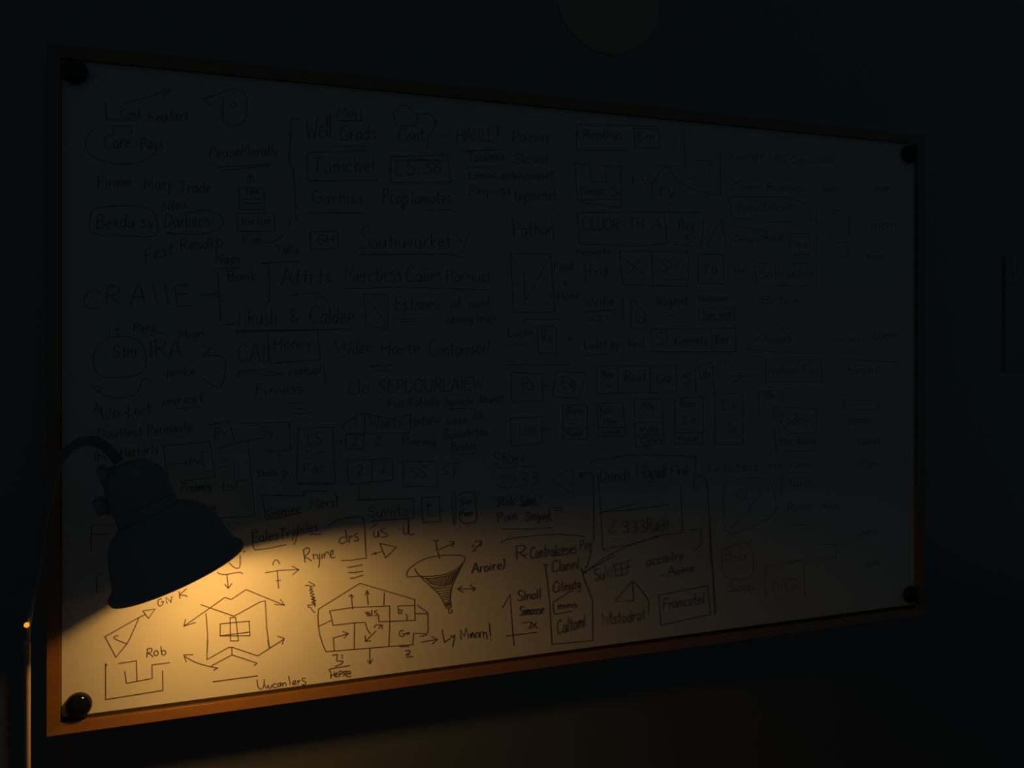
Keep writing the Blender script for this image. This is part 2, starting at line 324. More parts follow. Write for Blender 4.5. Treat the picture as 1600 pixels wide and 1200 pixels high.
DRAWINGS = [
('arrow_sketch','~202.6 180.7 204.4 178.3 213.2 176 227.5 177.2 234.6 177.1 237.5 174.6;215.4 175.9 217.3 156;212.5 162 217.3 155.6 222.5 162.2','down arrow hanging from a short bar',1.0),
('handwritten_letter','218.5 192.3 224.8 185.8 229.2 183.4 232.5 184 233.9 187.8 233.9 201.8;~238.2 208.2 240.3 207.3 239.3 206',None,1.0),
('arrow_sketch','269.3 173.5 290.1 175.1 317.4 173.8;308.1 179.6 317.8 173.7 308.8 166.9;286.4 174.7 288.4 148.7;284.7 160 291.7 160.5;~280 183.9 281.4 188.3 284.6 191.1 287.7 189.3 290.3 184.2','long right-pointing arrow crossed by a downstroke under a small cap',1.0),
('arrow_sketch','156.7 107.3 192.1 129.6 210.6 141.7 213.2 142.8 221.2 138.8 242.1 151.3 296.9 122.8;159.1 116.9 156.7 107.3 172.2 110.9;291 132.1 297.3 122.7 282.9 125.4','zigzag line with an arrowhead at each end over the cross',1.0),
('line_sketch','179.9 135.6 225.3 114.2 262.6 131.6 269.3 132 271.5 91 275.4 61.5;186.5 122.4 187.2 115.3 188.9 91.1 188.2 65.4',None,1.0),
('cross_sketch','219.8 112.5 227.5 112.4 231.4 77.6 220.3 78.9 219.8 112.5;206.2 105.1 246.5 104.7 247.6 83.2 206.2 87.7 206.2 105.1;206.2 88 246.8 88.6','two overlapping rectangles forming a cross',1.0),
('scribble_sketch','~332.5 154.2 341.2 148.2 335.5 147.2 331.1 149.1 327.2 148.4;~335.5 147.2 335.1 143.8 337.8 143.1 333.6 141.2 338.9 139.2 334.3 136.9 340 134.8 335.5 132.2 341.5 129.7 336.2 127.5 342.7 124.9 337 122.8 342.3 120 334.3 119.3 331.3 119.2 332.1 116.4 335.9 114.5 337.8 110.5 341.9 106.9;338.5 131.5 341.9 115.8','small vertical coil scribble',1.0),
('arrow_sketch','189.3 83.7 187.9 55.7 217.7 69.6 223.2 69.2 258.6 52.3 275.3 61.3 296.2 72.7;272.8 73.9 274.9 62;286.8 78 296.5 73.7 293.7 65.2','bent line under the cross ending in an up-right arrow',1.0),
('line_sketch','222.3 69.1 222.5 58.3;194.8 46.2 195.8 46.7 222.5 58.3 257.6 41.8 253.7 38.7',None,1.0),
('arrow_sketch','~157.8 64 169.5 55.7 181.4 49.4 200.6 42.1 201.9 41.7 197.3 39;169.2 65.1 156.7 66.4 160 55.7;194.6 44.4 195.3 46.4','arrow pointing up and left below the cross',1.0),
('line_sketch','196.3 22.6 258.4 23.1',None,1.1),
('handwritten_word','~257.6 17.2 258.6 8.3 261.1 3.8 264.1 2.9 266.6 5.9 267.9 13.5 267.4 16.5;~268.6 8.5 270.2 4.2 272.2 3.6 273.2 7.4 274.9 3.2 277.2 2.7 279.2 7.5;~285.5 7.3 282.8 8.4 280.5 5.9 281.2 2.6 286 2.8;~291.1 8.1 288.3 7.7 287.1 5 288.6 3 291.1 5 291.6 8.3 292.4 3.2;~294.7 2.9 294.4 8.2 294.9 6 297.5 8 299 5.5 299.8 2.7;303.1 16.4 305.4 3.8;~308.7 4.7 312.8 6 313.1 8.5 310.3 8.7 308.7 6 310.3 3.2 314.6 3.6;~316.2 8.4 316.9 3;~316.7 5.4 318.2 7.9 320 7.6;~327.3 10.6 323.6 10.6 322.6 8.3 326.2 5.7 328.3 3.4 326.2 1.3 322.1 1.3','handwritten word Uwcanlers',1.0),
('arrow_sketch','53.7 104.1 97.8 126.4 106.6 129.5;53.7 104.5 67.9 73.9 81.7 90.7 85.8 98.1 97.4 125.5;~70.6 103.9 65.9 102.7 67.9 98.8 82.3 90.9;102.6 134.9 118.3 135.9 109.9 123.3 102.6 134.9','kite shape with a triangle-headed arrow',1.0),
('handwritten_word','~127.1 149.5 122.9 148.2 122.5 142.3 125 139.3 128.4 141.7 129.3 145.7 126.7 145;134.3 142 133.1 151.2 139 144.2 141.1 151.8 139.4 142.4;151.4 147.5 150.5 157.7;~160 160.4 151.8 153 157 151.6 161.7 149.3','handwritten letters half hidden by the lamp shade',1.0),
('handwritten_word','~107.8 68.9 108.7 80.5;~107.8 80.2 112.4 81.4 114.5 78.5 112.4 75.1 109.1 74.6 113.3 71.8 115.8 68.4;~119.6 77 117 74.1 118.3 70.3 121.7 70.4 122.5 74.8 119.6 77.4;~126.3 82 127.1 72.9 128.4 70 131.8 70 132.6 73.5 129.7 76.2 127.6 74.2','handwritten word Rot',1.1),
('box_sketch','54.7 66.6 56.3 63.7;54.7 66.6 54.7 16.8 128.8 19.5 128.4 47.3;71.4 64.9 94.1 65.7 94.9 36.8;79.2 52.8 81.3 35.9 114.9 38.2 114.5 57.2 137.7 57.7','stepped channel shape inside an open tray',1.0),
('house_sketch','358 46.4 353.7 55.7 348.3 74 346.6 86.5 345.8 101.6 346.9 111.8;346.9 111.8 409.3 144.6 495 111.3 495.8 78.6 438.8 82.6 437.7 90.3;358 46.4 492.1 41.1 493.2 58.5 512.5 56;499 102.1 516.3 88.3 516.9 60.3 513.7 53.6 504.3 52.7;495.8 89.1 516.3 86.6','barn-shaped diagram divided into rooms',1.0),
('house_sketch','347.7 86.1 365.6 92.6;367.2 92.4 363.4 107.1 398.5 108.9 455.2 105.2 455.8 81.3 454.1 43.6;367.2 93 368.3 84.9 401 85.1 417.4 83.9 420.5 72.7 425.6 65.2;401 85.1 400.5 45.1;495.5 101.6 468.7 103.8 469 99.6;~481.6 89.8 483.1 84 482.8 79.2',None,1.0),
('arrow_sketch','396 128.5 398.2 106.2;392.4 125.8 396 128.8 399.4 124.6',None,1.0),
('arrow_sketch','420 132.5 421.9 110.9;416.9 126.1 420 132.8 423.6 126.3',None,1.0),
('arrow_sketch','447.3 126.5 446.2 107.3',None,1.0),
('arrow_sketch','370.2 46.3 368.9 65.6 391.1 69.9;382.8 74.2 391.3 69.9 385 63.8',None,1.0),
('arrow_sketch','434.6 69.4 418 55.2;417.4 63.6 417.7 54.9 426.4 54.8',None,1.0),
('arrow_sketch','~431.5 74 434 78.1 444.7 76.9;438.2 72.1 441.1 76.2;443.3 76 443.9 70.9',None,1.0),
('arrow_sketch','424.2 44.7 424.7 19.9;420.8 25.4 424.7 19.6 428.6 26.1',None,1.0),
('arrow_sketch','505.5 43.2 531.3 44.7;521.9 50.4 531.6 44.6 523.1 38.2',None,1.0),
('handwritten_word','~417.2 99.7 419.1 97.6 421.4 99.6 420.5 93.5;~423.6 96 422.5 93.9 424.4 93.1 425 95.3 423.3 98.5;427.2 101.4 427.8 92.7;~436 100.2 432.6 100 432.3 97.3 435.4 96.1 436 93.3 432 92.8;~437.9 93 438.5 91 437.7 89.4',None,1.1),
('handwritten_letter','468.7 102.4 469.5 92.2 474.1 92 475 96.7 470.1 97.8',None,1.1),
('handwritten_letter','~477 64.9 472.4 64.5 470.7 60 473.3 55.7 477.6 56.9 478.8 59.6 474.7 60.3;480.5 60 486.8 60.6;481.6 58.4 486.6 58.4',None,1.1),
('handwritten_number','~480.2 32 484.5 33.5 487.7 31.1 483.1 26.6 480.8 26 487.4 26.1;481.6 22.6 492.6 22.6;471.6 40.4 486 39',None,1.1),
('handwritten_number','367.5 39.5 371 40.1;~371 39.9 375.1 39.9 374.3 35.3 374.6 30.4 383.1 29 380.3 25 373 22.6 371.6 22.8;380.1 37.4 383.4 38.3;381.2 34.2 383.1 35.1',None,1.0),
('handwritten_word','~394.1 21.3 385.8 20.4 364 19.4 364.8 14.6 365.3 5.2;364.8 9.9 371 10.2;370.2 14.2 371.3 6.6;~375.1 12.7 372.1 10.9 373 6.9 376.5 7;373 10 375.7 10.4;~378.4 6.2 377.9 13.7 381.4 13.8 382.3 10.9 378.7 9.5;~387.2 13.1 383.9 12.7 385.3 9.2 383.4 6.1;~385.3 9.4 388.6 10.7 387.5 13 390.2 12.4 391.3 9.2 387.2 7 390.2 4.7 395.8 3.9;~391.6 12.5 394.1 12.4 394.7 8.8 391.9 8','underlined handwritten word with a bar above',1.0),
('funnel_sketch','~502.7 147.1 485.9 147.3 482.3 151.3 485.9 159.1 494.3 165.4 507.5 171.8 522 175.3 539.1 176.1 558.8 175.4 571.2 173.4 577.1 170 576.1 164.2 571.2 158 562.5 152.3 551.4 147.8 539.1 145.5 524.4 145.1 512.3 145.8 502.7 147.1;~494.9 159.7 498.1 153.4 504.8 145.7 514.7 135.4 524.4 125.7 534.2 115.3 540.3 105.9 545.2 94.7 547 92.2 551.4 92 554.8 94.4 553.2 102.2 553.3 111.6 555.1 122.1 558.8 132.5 563.7 141.5 569.9 154 573.6 159.6;~505.1 145.5 517.2 142 534.2 142.3 551.4 144.5 563.7 149.8 569.9 154.2;~518.4 135.1 526.9 131.2 539.1 129.4 551.4 130.8 556.9 132.6;~523.2 128.8 534.2 126.3 556.3 129.6;~526.9 124.9 539.1 123.7 555.7 125.6;~531.7 120.2 544 120.1 554.8 121.9;~534.8 116.3 545.2 116.5 554.3 118.4;~539.1 112.4 547.7 113.6 553.8 114.9;~540.3 109.4 547.7 110.1 553.6 111.9;~542.1 105.7 548.9 107.4 553.3 108.6;~544 102.4 548.9 103.8 553.3 105.5;~544.6 99.5 550.1 100.7 553.3 102.4;~545.8 96.6 550.1 97.8 553.8 99.5;~547.4 98.6 550.1 99.2 552.1 96.4 550.1 94.2 547.7 95.7 547.4 98.6;~551.4 90.5 550.1 87.1 551.8 83.9 555.1 84 556 87.2 554.3 89','hatched funnel drawing with a wide oval mouth',1.0),
('funnel_sketch','512.9 142.5 518.7 136.7;516.3 141.5 521.2 134;519.8 141.3 523.7 132.9;523.2 141.5 526.1 133.5;526.7 141.5 528.6 131.4;530.2 141.5 531 131.1;533.7 141.7 533.5 132.4;537.1 142 535.9 130.4;540.5 142.4 538.3 130;544.1 142.8 540.8 131.6;547.5 143.3 543.2 130.1;551.1 143.8 545.7 130.5;554.6 145.2 548.2 132.4;558.1 146.7 550.6 131;561.6 148.2 553.1 131.3;565.2 150.1 555.7 133.8;568.7 152.7 558.1 132.9',None,0.8),
('arrow_sketch','525.4 200.3 533.9 200.6;529.3 200 531.5 184.3;531.5 185 559 194.1;551.8 197 559.3 196 558.8 193.4 555.8 188;532.7 182 533.7 176.1 535.9 171.6',None,1.0),
('arrow_sketch','588.6 177.4 604.3 190.5;593.7 194 605.5 193.5 603.5 185.8;589.9 185.7 591.9 189.1;592.9 181.1 596.7 177.9',None,1.0),
('arrow_sketch','565.7 120.9 594.9 118.3;572.2 125.2 565.4 120.7 574.4 114.3;~587.1 125.5 588.1 122.5 594.9 118.5 589.9 114.9',None,1.1),
('handwritten_word','~324.5 203 325.5 194.6 326.9 183.7;~324.1 201.9 329 205.3 333.3 203.3 332.6 198.1 326.4 192.1 331.4 189.3 336.3 185;~338.7 195.4 340.1 187.6;~339.6 192.2 343.4 194.3 345.6 191 345.8 186.9;~347.5 195.1 348.7 190.2 348 180.7 347 174.5;351.8 194.3 352.2 187;~354.9 194.5 355.8 187.9;~355.3 191.6 358.7 196.6 361.6 195.4 361.3 193.3;~364.2 189.9 368.3 194.6 368 198.5 365.4 197 364.2 191.3 366.6 187 371.9 188','handwritten word Rnjine',1.1),
('handwritten_word','~387.6 216.4 382.8 216.7 378.4 213.9 378.4 209.6 382.8 207.3 387.6 210.5;~386.9 227.9 388.8 218.5 390.1 209.1;~392.7 218.7 393.5 207.9;~393.2 214.5 396.9 217.8 398.6 217.5;~406.4 221.3 402.2 220.4 401.3 217.5 405.9 214.7 407.1 210.9 403.5 209.5 400.8 210.5','handwritten letters dlrs',1.1),
('box_sketch','~359.9 234.7 370.7 241.4 385.2 245.5 407.1 246.4 410.8 245.7 414.5 241 416.5 228.6 417.7 204 419 184.3;381.1 181.9 394.9 180.9 420.4 182.4','hooked bracket line around the letters dlrs',1.0),
('line_sketch','390.8 170.3 413 172.3',None,1.1),
('line_sketch','392 162.7 399.8 161.7 414.3 162.9',None,1.1),
('line_sketch','394.9 153.9 399.8 153.4 414 156.5',None,1.1),
('triangle_sketch','439.8 203.2 465.9 195.4 449.1 180 439.8 203.2;426.4 187.3 443.3 190.4;431.8 190.6 434.3 185.7','right-pointing triangle with a short tail',1.0),
('handwritten_word','~430.8 222.6 430.3 216.5 433.1 212.9 436.8 214.8 437.3 222.1 438.8 213.4;~449.3 226.2 443.1 224.9 442.6 221 450.6 217.5 451.3 213.7 443.1 212.1;~425.6 226.2 429.4 230.1 435.8 232.9',None,1.05),
('handwritten_word','471 222.6 472 223.5;~477.1 226.7 477.6 216.7 480.9 214.4 484.7 217.4 485.2 234.8 486 215.8 491.1 212.6 493.9 215.2',None,1.1),
('handwritten_word','~539.4 58.4 543.2 40.2 545.1 39.7 553.4 44;~553.6 48.3 557 45 559.6 48.6;~560.6 48.4 558.9 40.2 557 29.9','handwritten word Ly',1.1),
('handwritten_word','570.6 39.3 569.4 55 576.4 43.9 579 56.9 583.8 40.2;~585.5 47.4 587.5 41.9 590.6 48 588.2 47.1 588.9 40.1;592.5 46.6 593 40.1;~596.2 39.7 595.9 46.2 600.3 46.9 600.8 39.9;~603 39.6 603 46.6 607.6 47.6 608.8 38.7;~609.1 44.7 611.3 46.3 613.2 45.4 614.5 35.3;618.4 60.3 620.4 38.8;621.1 34 621.8 33.3','handwritten word Mrinn with an exclamation mark',1.1),
('arrow_sketch','640.9 83 654.1 103.4 658.8 39 661.1 19.3;646.6 36.4 700 36.4;699 36.7 700 35.7','crossed axes with a bent arrow tip',1.0),
('handwritten_word','675.1 54.8 687.3 55.1;687.3 54.6 692.4 54 687.3 44;~691.1 53 697.5 47.6 702.1 42.8;700.5 53.1 691.1 44',None,1.0),
('box_sketch','299.3 212.5 274.5 209.2 255.3 207.9 252.6 211.5 249.7 237.1 259.9 238.8','lower-left corner bracket around a word',1.0),
('line_sketch','334 224.1 339.6 225.6 343.4 224.3 351.1 224.3',None,1.0),
('line_sketch','~310.5 211.6 313.3 217.1 315 229.4',None,1.0),
('box_sketch','325.5 283.2 264.4 288.4 270.8 251.6 292.9 253.8 320.8 258.6',None,1.0),
('box_sketch','325.5 283.2 324.5 290.9 359.7 288.2;372.1 286.1 375.6 262.6',None,1.0),
('box_sketch','406.4 272.7 493.3 269 493.9 238.4 425.4 238.6;484.8 237.7 485.1 233.6',None,0.9),
('box_sketch','506 269.3 535.5 268.9 536.6 230.2 508.6 230.2 506 269.3',None,0.9),
('handwritten_letter','~518 261.7 516.8 245.1 518.8 240.8 525.7 240.9;513.1 256.4 523.7 257.4',None,0.9),
('box_sketch','~555.4 271.9 558.3 274.2 561.3 271.5 562.1 230.9 558.3 227.8 556 269',None,0.9),
('box_sketch','~565.9 268.4 573.8 273 584.1 273.5 593.9 271 596.6 246.8 596 227.7 579.7 224.3 569.4 229.8 568 244.5',None,0.9),
('line_sketch','706.3 260.6 708.6 248.3',None,0.9),
('line_sketch','671.8 246.4 702.9 245.5',None,0.9),
('line_sketch','722.8 240.5 725.7 216.5',None,0.9),
('line_sketch','730.3 239 745.9 239',None,0.9),
('line_sketch','731.5 235.2 746.5 233.1',None,0.9),
('line_sketch','640.7 210.1 683.1 207.5 730.3 206.1',None,0.9),
('line_sketch','~638.5 188 655.1 193.9 731.5 194.9 786.9 187.5',None,0.9),
('line_sketch','676.3 165.1 684.8 166',None,0.9),
('line_sketch','729.2 158.8 753.5 160.2',None,0.9),
('line_sketch','~799.7 164.4 795.8 147 788.7 133.1',None,0.9),
('arrow_sketch','783.4 127.1 806.5 134.7 843.9 151;781.2 132.2 784.4 126.1 790.5 125.8',None,0.9),
('box_sketch','715.4 146 718.8 125.1 724 83.3 727.8 13.4 802.9 10.9 801.9 78.6 785.1 120.5 781.6 135.3;711.3 146.7 715.4 147.2 721.2 142.9',None,0.9),
('line_sketch','~729.2 82.8 746.5 90.6 760.5 97.8 767.5 97.5',None,0.9),
('circle_sketch','~729.2 81.2 731.9 65 737.8 62.5 764 64.8',None,0.9),
('line_sketch','932.2 108.6 941.7 109.4',None,0.9),
('triangle_sketch','877.5 104.3 843.9 72.7 880 70.1 877.5 104.3',None,0.9),
('line_sketch','~880 103 902.3 77.2 908.6 65.5 908.6 43.4',None,0.9),
('box_sketch','929 74.5 1027.5 81.7 1033.4 30 933.1 22.5 929 74.5',None,0.9),
('line_sketch','~1032.4 186.3 1037.4 114.9 1042.7 29',None,0.9),
('box_sketch','~795.8 310.9 831.7 316.4 893 319.1 1004.3 311.1;1004.3 311.1 999.9 251.6',None,0.8),
('box_sketch','812.7 291.4 817.7 226.2 820.9 162.9 880.6 167.1 930.6 178 977.4 180 972.1 266.3',None,0.8),
('arrow_sketch','~778.1 291.4 784 292.9 801.8 291.9 804.9 263 804.5 178.6;784 296.4 777.7 291 785.5 283.8',None,0.8),
('line_sketch','~884.7 236.4 821.7 226 821.7 224.9;~821.7 226 884.7 226.3 951.8 231',None,0.8),
('line_sketch','885.8 307.7 888.4 276.4',None,0.8),
('line_sketch','~787.9 126.9 831.7 151.1 884.7 168.6 930.6 176.1',None,0.8),
('box_sketch','986 183.1 1014.3 182.9 1015.4 156.4 996.9 144.7',None,0.8),
('line_sketch','~1005.6 278.4 1023.1 271 1029.7 230.9 1034.5 117',None,0.8),
('box_sketch','394.9 395.9 412.1 404.7 459.4 394 489.3 400.5 487.3 372.2 387.6 373.8 382.8 386.6 394.9 395.9;416 403.6 417 373.2',None,0.68),
('line_sketch','557.5 335.1 596.3 334.4',None,0.68),
('box_sketch','387.1 372.8 415 371.8 415.8 349.7 387.9 350.9 387.1 372.8',None,0.68),
('arrow_sketch','368.3 362.9 381.6 362.3;377.9 366.4 382.3 362.3 378.4 358.6',None,0.68),
('box_sketch','390.1 333.8 459.4 333 460.4 299.7 392.5 297.1 390.1 333.8;428.9 333.4 428.4 300',None,0.68),
('box_sketch','476.6 327.7 531.7 324.6 532.5 285.7 477.3 289.4 476.6 327.7',None,0.68),
('handwritten_letter','559.1 319.8 559.6 296.9;546.9 321.9 569.5 321.3',None,0.68),
('line_sketch','407.1 295.3 408.1 274.2;401.3 271.7 492.4 269.5',None,0.68),
('box_sketch','317 384.9 367.8 385.1 372.1 298.7 314.2 302 317 384.9',None,0.68),
('line_sketch','327.8 349.6 337.3 350.1',None,0.68),
('line_sketch','341.1 347.1 356.3 348.4',None,0.68),
('line_sketch','626.2 309.8 702.9 309.7',None,0.68),
('triangle_sketch','754.6 299.7 728.6 285.1 767.8 259 766.3 301.8',None,0.68),
('arrow_sketch','781 290.3 807.7 291.6;786.9 293.8 780.4 290.4 788.7 286.2',None,0.68),
('box_sketch','129.3 365.4 191.6 370.3 199.5 318.6 150.5 314.3;129.3 365.4 135.6 317.4',None,0.68),
('arrow_sketch','135.6 340.2 161.3 340.8;157 344.6 161.7 340.7 157.8 336.8',None,0.68),
('box_sketch','189.5 356 180.7 355.3 185.1 326.3 197.3 328.4',None,0.68),
('box_sketch','188.4 393 218.1 398.5 226.6 367 202.6 358.9',None,0.68),
('box_sketch','244.9 367.7 227 367;244.9 367.7 254.4 257.9 198.2 258.5',None,0.68),
('line_sketch','227 394.5 304.4 394.4 305.4 351.5 266.5 352.2',None,0.68),
('line_sketch','238.2 368.9 265.3 371.6',None,0.68),
('box_sketch','207 342.3 224.8 343.8 224.8 312.6;204.8 331.3 218.1 333.9;229.2 310.9 242.7 311.6',None,0.68),
('arrow_sketch','292.9 323.1 301.7 318.9 290.5 306.6',None,0.68),
('line_sketch','146.3 418.3 180.7 420.9',None,0.68),
('line_sketch','302.1 421.4 327.8 422.4',None,0.68),
('line_sketch','309.1 412.9 324.3 413.6',None,0.68),
('line_sketch','310.3 406.1 337.3 407.3',None,0.68),
('box_sketch','36.5 223.3 37 260.9 64.9 258.8',None,0.68),
('line_sketch','37 247.1 58.8 246.4',None,0.68),
('box_sketch','51.7 195.4 43 187.3 43 167.4 54.7 166.2',None,0.68),
('line_sketch','302.1 583.1 346.8 587.1',None,0.68),
('line_sketch','385.2 594.4 474.5 598.7 619.3 597.5',None,0.68),
('arrow_sketch','343.9 575.5 349.1 586.2 363.5 571',None,0.68),
('box_sketch','415 586.4 453.1 587.1 453.1 532.7 419.5 539.9 415 586.4 450.6 542.6',None,0.68),
('line_sketch','470.7 549 497.5 549.9',None,0.68),
('line_sketch','472 544.7 497.5 545.9',None,0.68),
('line_sketch','227 530.2 397.4 532.9',None,0.68),
('line_sketch','370.7 517.8 377.9 496',None,0.68),
('line_sketch','423.2 476.1 459.4 478.2',None,0.68),
('line_sketch','426.9 468.2 459.4 470.3',None,0.68),
('box_sketch','279 529.5 345.6 531.7 349.1 486.5 281.3 482.7;272.2 527.1 276.7 479.9',None,0.68),
('line_sketch','354.4 479.2 357.7 451.4',None,0.68),
('line_sketch','~231.5 466.3 240.4 469.7 274.5 464.6 297.5 466.6',None,0.68),
('line_sketch','546.9 406.5 592.2 407.9',None,0.68),
('box_sketch','373.1 848.6 412.1 852 410.8 870.3',None,0.68),
('line_sketch','365.9 809.3 431.8 815.6',None,0.68),
('line_sketch','~304.4 843.8 318.4 847;~306.8 846.4 304.4 784.3 310.3 765.7 313.8 694.3',None,0.68),
('circle_sketch','~466.9 845.6 461.9 870 479.6 881.6 497.5 868.2 497.5 853.2 472 849.5;~500.1 868.4 518.2 872.6 530.2 858.5 518.2 837.4 514.3 816.9',None,0.68),
('line_sketch','539.1 839.1 552.2 840.6',None,0.68),
('line_sketch','570.8 817.4 638.5 825.1',None,0.68),
('box_sketch','331.4 797.1 424.4 807.7;330.2 795.8 331.4 755.1 436.8 763',None,0.68),
('box_sketch','456.8 800.2 548.3 810.4 554.9 766.7 456.8 760.6 456.8 800.2;461.9 795.6 544.3 801.5',None,0.68),
('line_sketch','330.2 706.6 414.5 711.9',None,0.68),
('line_sketch','513 720.1 554.9 723.6',None,0.68),
('line_sketch','475.8 726.9 477.1 714.5',None,0.68),
('box_sketch','334.9 679 375.5 680.8 376.2 654.6 335.6 653.1 334.9 679',None,0.68),
('handwritten_letter','561.5 685.8 573.5 671;586.8 692 572.1 653.1',None,0.68),
('line_sketch','407.1 646.9 552.2 652.9 573.5 646.8',None,0.68),
('line_sketch','580.1 792.6 644 798.3',None,0.68),
('line_sketch','657.9 715.9 660.7 682.2',None,0.68),
('line_sketch','728.6 719.4 731.5 682.4',None,0.68),
('box_sketch','775.1 876.9 924.3 886.9;775.1 876.9 772.2 833.9 868.3 841.1',None,0.68),
('box_sketch','882.2 879.2 930.6 882.1 931.5 848.9 883.1 846.3 882.2 879.2',None,0.68),
('box_sketch','769.3 812.3 795.8 812.8 801.8 782.2 828.7 785.3 827.2 810.9 856 812.9 856 742 775.1 748.4 769.3 812.3;775.1 751.1 856 757',None,0.68),
('line_sketch','980.1 883.2 981.7 818.8;921.1 817.4 978.5 820.8',None,0.68),
('arrow_sketch','877.5 806.2 880.6 778.9;~893 804.4 908.6 783.4 943.3 818.9 962.4 800.7 994.7 783.1 1044 774.6;968.8 792.7 1004.5 806.2',None,0.68),
('box_sketch','1004.5 833.9 1034.1 835.1 1030.8 813.6',None,0.68),
('line_sketch','1054 857.9 1055.4 775.3',None,0.68),
('box_sketch','775.1 729.7 940.1 739.7 946.4 685.5 899.2 679.5 778.1 677.6 775.1 729.7',None,0.68),
('box_sketch','940.1 739.7 1020.9 742.2 1015.9 681.1 946.4 685.5',None,0.68),
('triangle_sketch','1025.8 682.9 1055.7 732.5 1067.4 684.4',None,0.68),
('box_sketch','655.1 657.2 725.7 659.7 734.4 563.2 660.7 562.4 655.1 657.2 663.5 643.2;678.9 628 680.3 573.1;725.7 655.7 683.1 583.6',None,0.68),
('arrow_sketch','714.3 584.1 734.4 563.2 731.5 581.7',None,0.68),
('line_sketch','786.9 647.1 791.4 612.3',None,0.68),
('box_sketch','853 667.7 988.2 671.6 988.2 611.2 859.1 611.1 853 667.7;916.4 671.9 918 612.4',None,0.68),
('handwritten_letter','862.2 656.2 899.2 631.3;893 655.9 868.3 627.7',None,0.68),
('line_sketch','933.8 621.7 985 623.8',None,0.68),
('box_sketch','1007.8 668.1 1060.7 669.9 1061.7 617.1 1008.7 615.9 1007.8 668.1',None,0.68),
('line_sketch','784 564.3 846.9 568.4',None,0.68),
('line_sketch','859.1 589.3 860 548.3',None,0.68),
('box_sketch','876 589.5 876 536.1 905.5 536.3 902.3 562.4 876 589.5',None,0.68),
('line_sketch','943.3 558.7 973.7 560.4',None,0.68),
('box_sketch','1009.4 573.5 1084.3 574.5 1085.3 553 1010.4 552.3 1009.4 573.5',None,0.68),
('line_sketch','~674.6 544.2 685.9 550.6 745.9 550.6 754.6 543.5',None,0.68),
('line_sketch','649.6 506.4 680.3 510.8',None,0.68),
('box_sketch','702.9 539.2 735.8 539.4 736.7 494.8 703.7 495 702.9 539.2',None,0.68),
('arrow_sketch','740.1 518.2 766.3 518.7;759 522.2 766.9 518.7 760.5 515',None,0.68),
('line_sketch','789.9 491.3 831.7 493.8',None,0.68),
('box_sketch','914.8 535.5 1086 538.6 1087.7 496.1 916.4 496.8 914.8 535.5;1037.4 538.4 1038.1 495.7',None,0.68),
('line_sketch','649.6 476.5 761.9 476.5',None,0.68),
('box_sketch','655.1 463.4 710 461.5 712.8 416.6 657.9 416 655.1 463.4',None,0.68),
('arrow_sketch','712 441.1 722.8 441.5',None,0.68),
('box_sketch','737.2 465.1 789.9 461.3 778.1 419.1 728.6 422.8 737.2 465.1',None,0.68),
('box_sketch','810.7 472.3 964 473.6 965.6 426.1 810.7 426.4 810.7 472.3;849.9 473.3 851.5 425.6;912.3 473.6 912.3 425.8',None,0.68),
('box_sketch','1004.5 422.5 1001.2 467.7 1037.4 478.7 1042.4 424.6',None,0.68),
('box_sketch','748.2 408.6 792.3 407.5 793.1 350.2 749.1 351.9 748.2 408.6',None,0.68),
('line_sketch','748.8 369.2 793.4 369',None,0.68),
('box_sketch','810.7 409.7 859.1 409.6 866.8 352.8 813.7 353.5 810.7 409.7;813.7 369.1 863.7 368.5',None,0.68),
('box_sketch','880.6 415.4 935.3 414.2 940.1 336.2 885.2 332.9 880.6 415.4;883.7 374.2 938.5 373.8;885.2 352.1 939.5 352.9',None,0.68),
('box_sketch','960.8 415 1019.2 416 1017.6 333.1 961.8 335.3 960.8 415;961.8 354.9 1017.6 353.7',None,0.68),
('box_sketch','1042.4 421.7 1101.3 420.5 1102.3 329.7 1043.4 332.1 1042.4 421.7',None,0.68),
('box_sketch','655.1 389.3 710 390.3 710.8 346.8 656.5 344.2 655.1 389.3',None,0.68),
('arrow_sketch','728.6 367.2 711.4 367.8;717.1 375.5 711.4 367.8',None,0.68),
('arrow_sketch','~77.2 846.4 112.4 861 139.9 872.7;127.1 873.3 140.3 872.8 129.3 860.3',None,0.68),
('box_sketch','54.7 846.5 55.7 822.1 95.7 825.6',None,0.68),
('arrow_sketch','~182.9 863.2 207 874.8 229.2 882.8 242.7 868.9 238.2 835.7 211.5 831.1 210.3 868.1;193.8 855 181.8 864 196 869.1',None,0.68),
('circle_sketch','~38.6 809.6 29.5 788.9 38.6 769.7 71 762 99.9 767.4 118.7 780.1',None,0.68),
('box_sketch','64.9 802.9 64.9 814 87.5 815.9 87.5 804.7',None,0.68),
('line_sketch','201.5 766.5 276.7 776.4',None,0.68),
('line_sketch','207 761.6 276.7 774.1',None,0.68),
('arrow_sketch','249 747.5 248.5 759.2;244.9 754.3 248.5 759.7 252.2 754.3',None,0.68),
('box_sketch','232.6 738.3 267.6 740.4 268.3 708.7 233.3 706.8 232.6 738.3',None,0.68),
('line_sketch','235.9 722.2 263 723.7',None,0.68),
('line_sketch','238.2 716.4 263 717.8',None,0.68),
('circle_sketch','~36.5 692.2 34.5 676.6 38.6 663.5 66.9 662.5 116.6 663.4 120.8 685.1 108.2 702.6 66.9 703.1 42.6 698 36.5 692.2',None,0.68),
('circle_sketch','~161.3 698.5 185.1 703.2 207 696.2 207 680 180.7 669.6 133.5 668.7',None,0.68),
('box_sketch','229.2 700.8 282.5 703.5 283.2 677.5 229.9 675.2 229.2 700.8',None,0.68),
('line_sketch','~302.1 696.1 305.6 689.2 299.8 681.8',None,0.68),
('line_sketch','~202.6 668.2 202.6 635.8 229.2 636.6',None,0.68),
('line_sketch','~263 658.9 281.3 662 295.2 672.1',None,0.68),
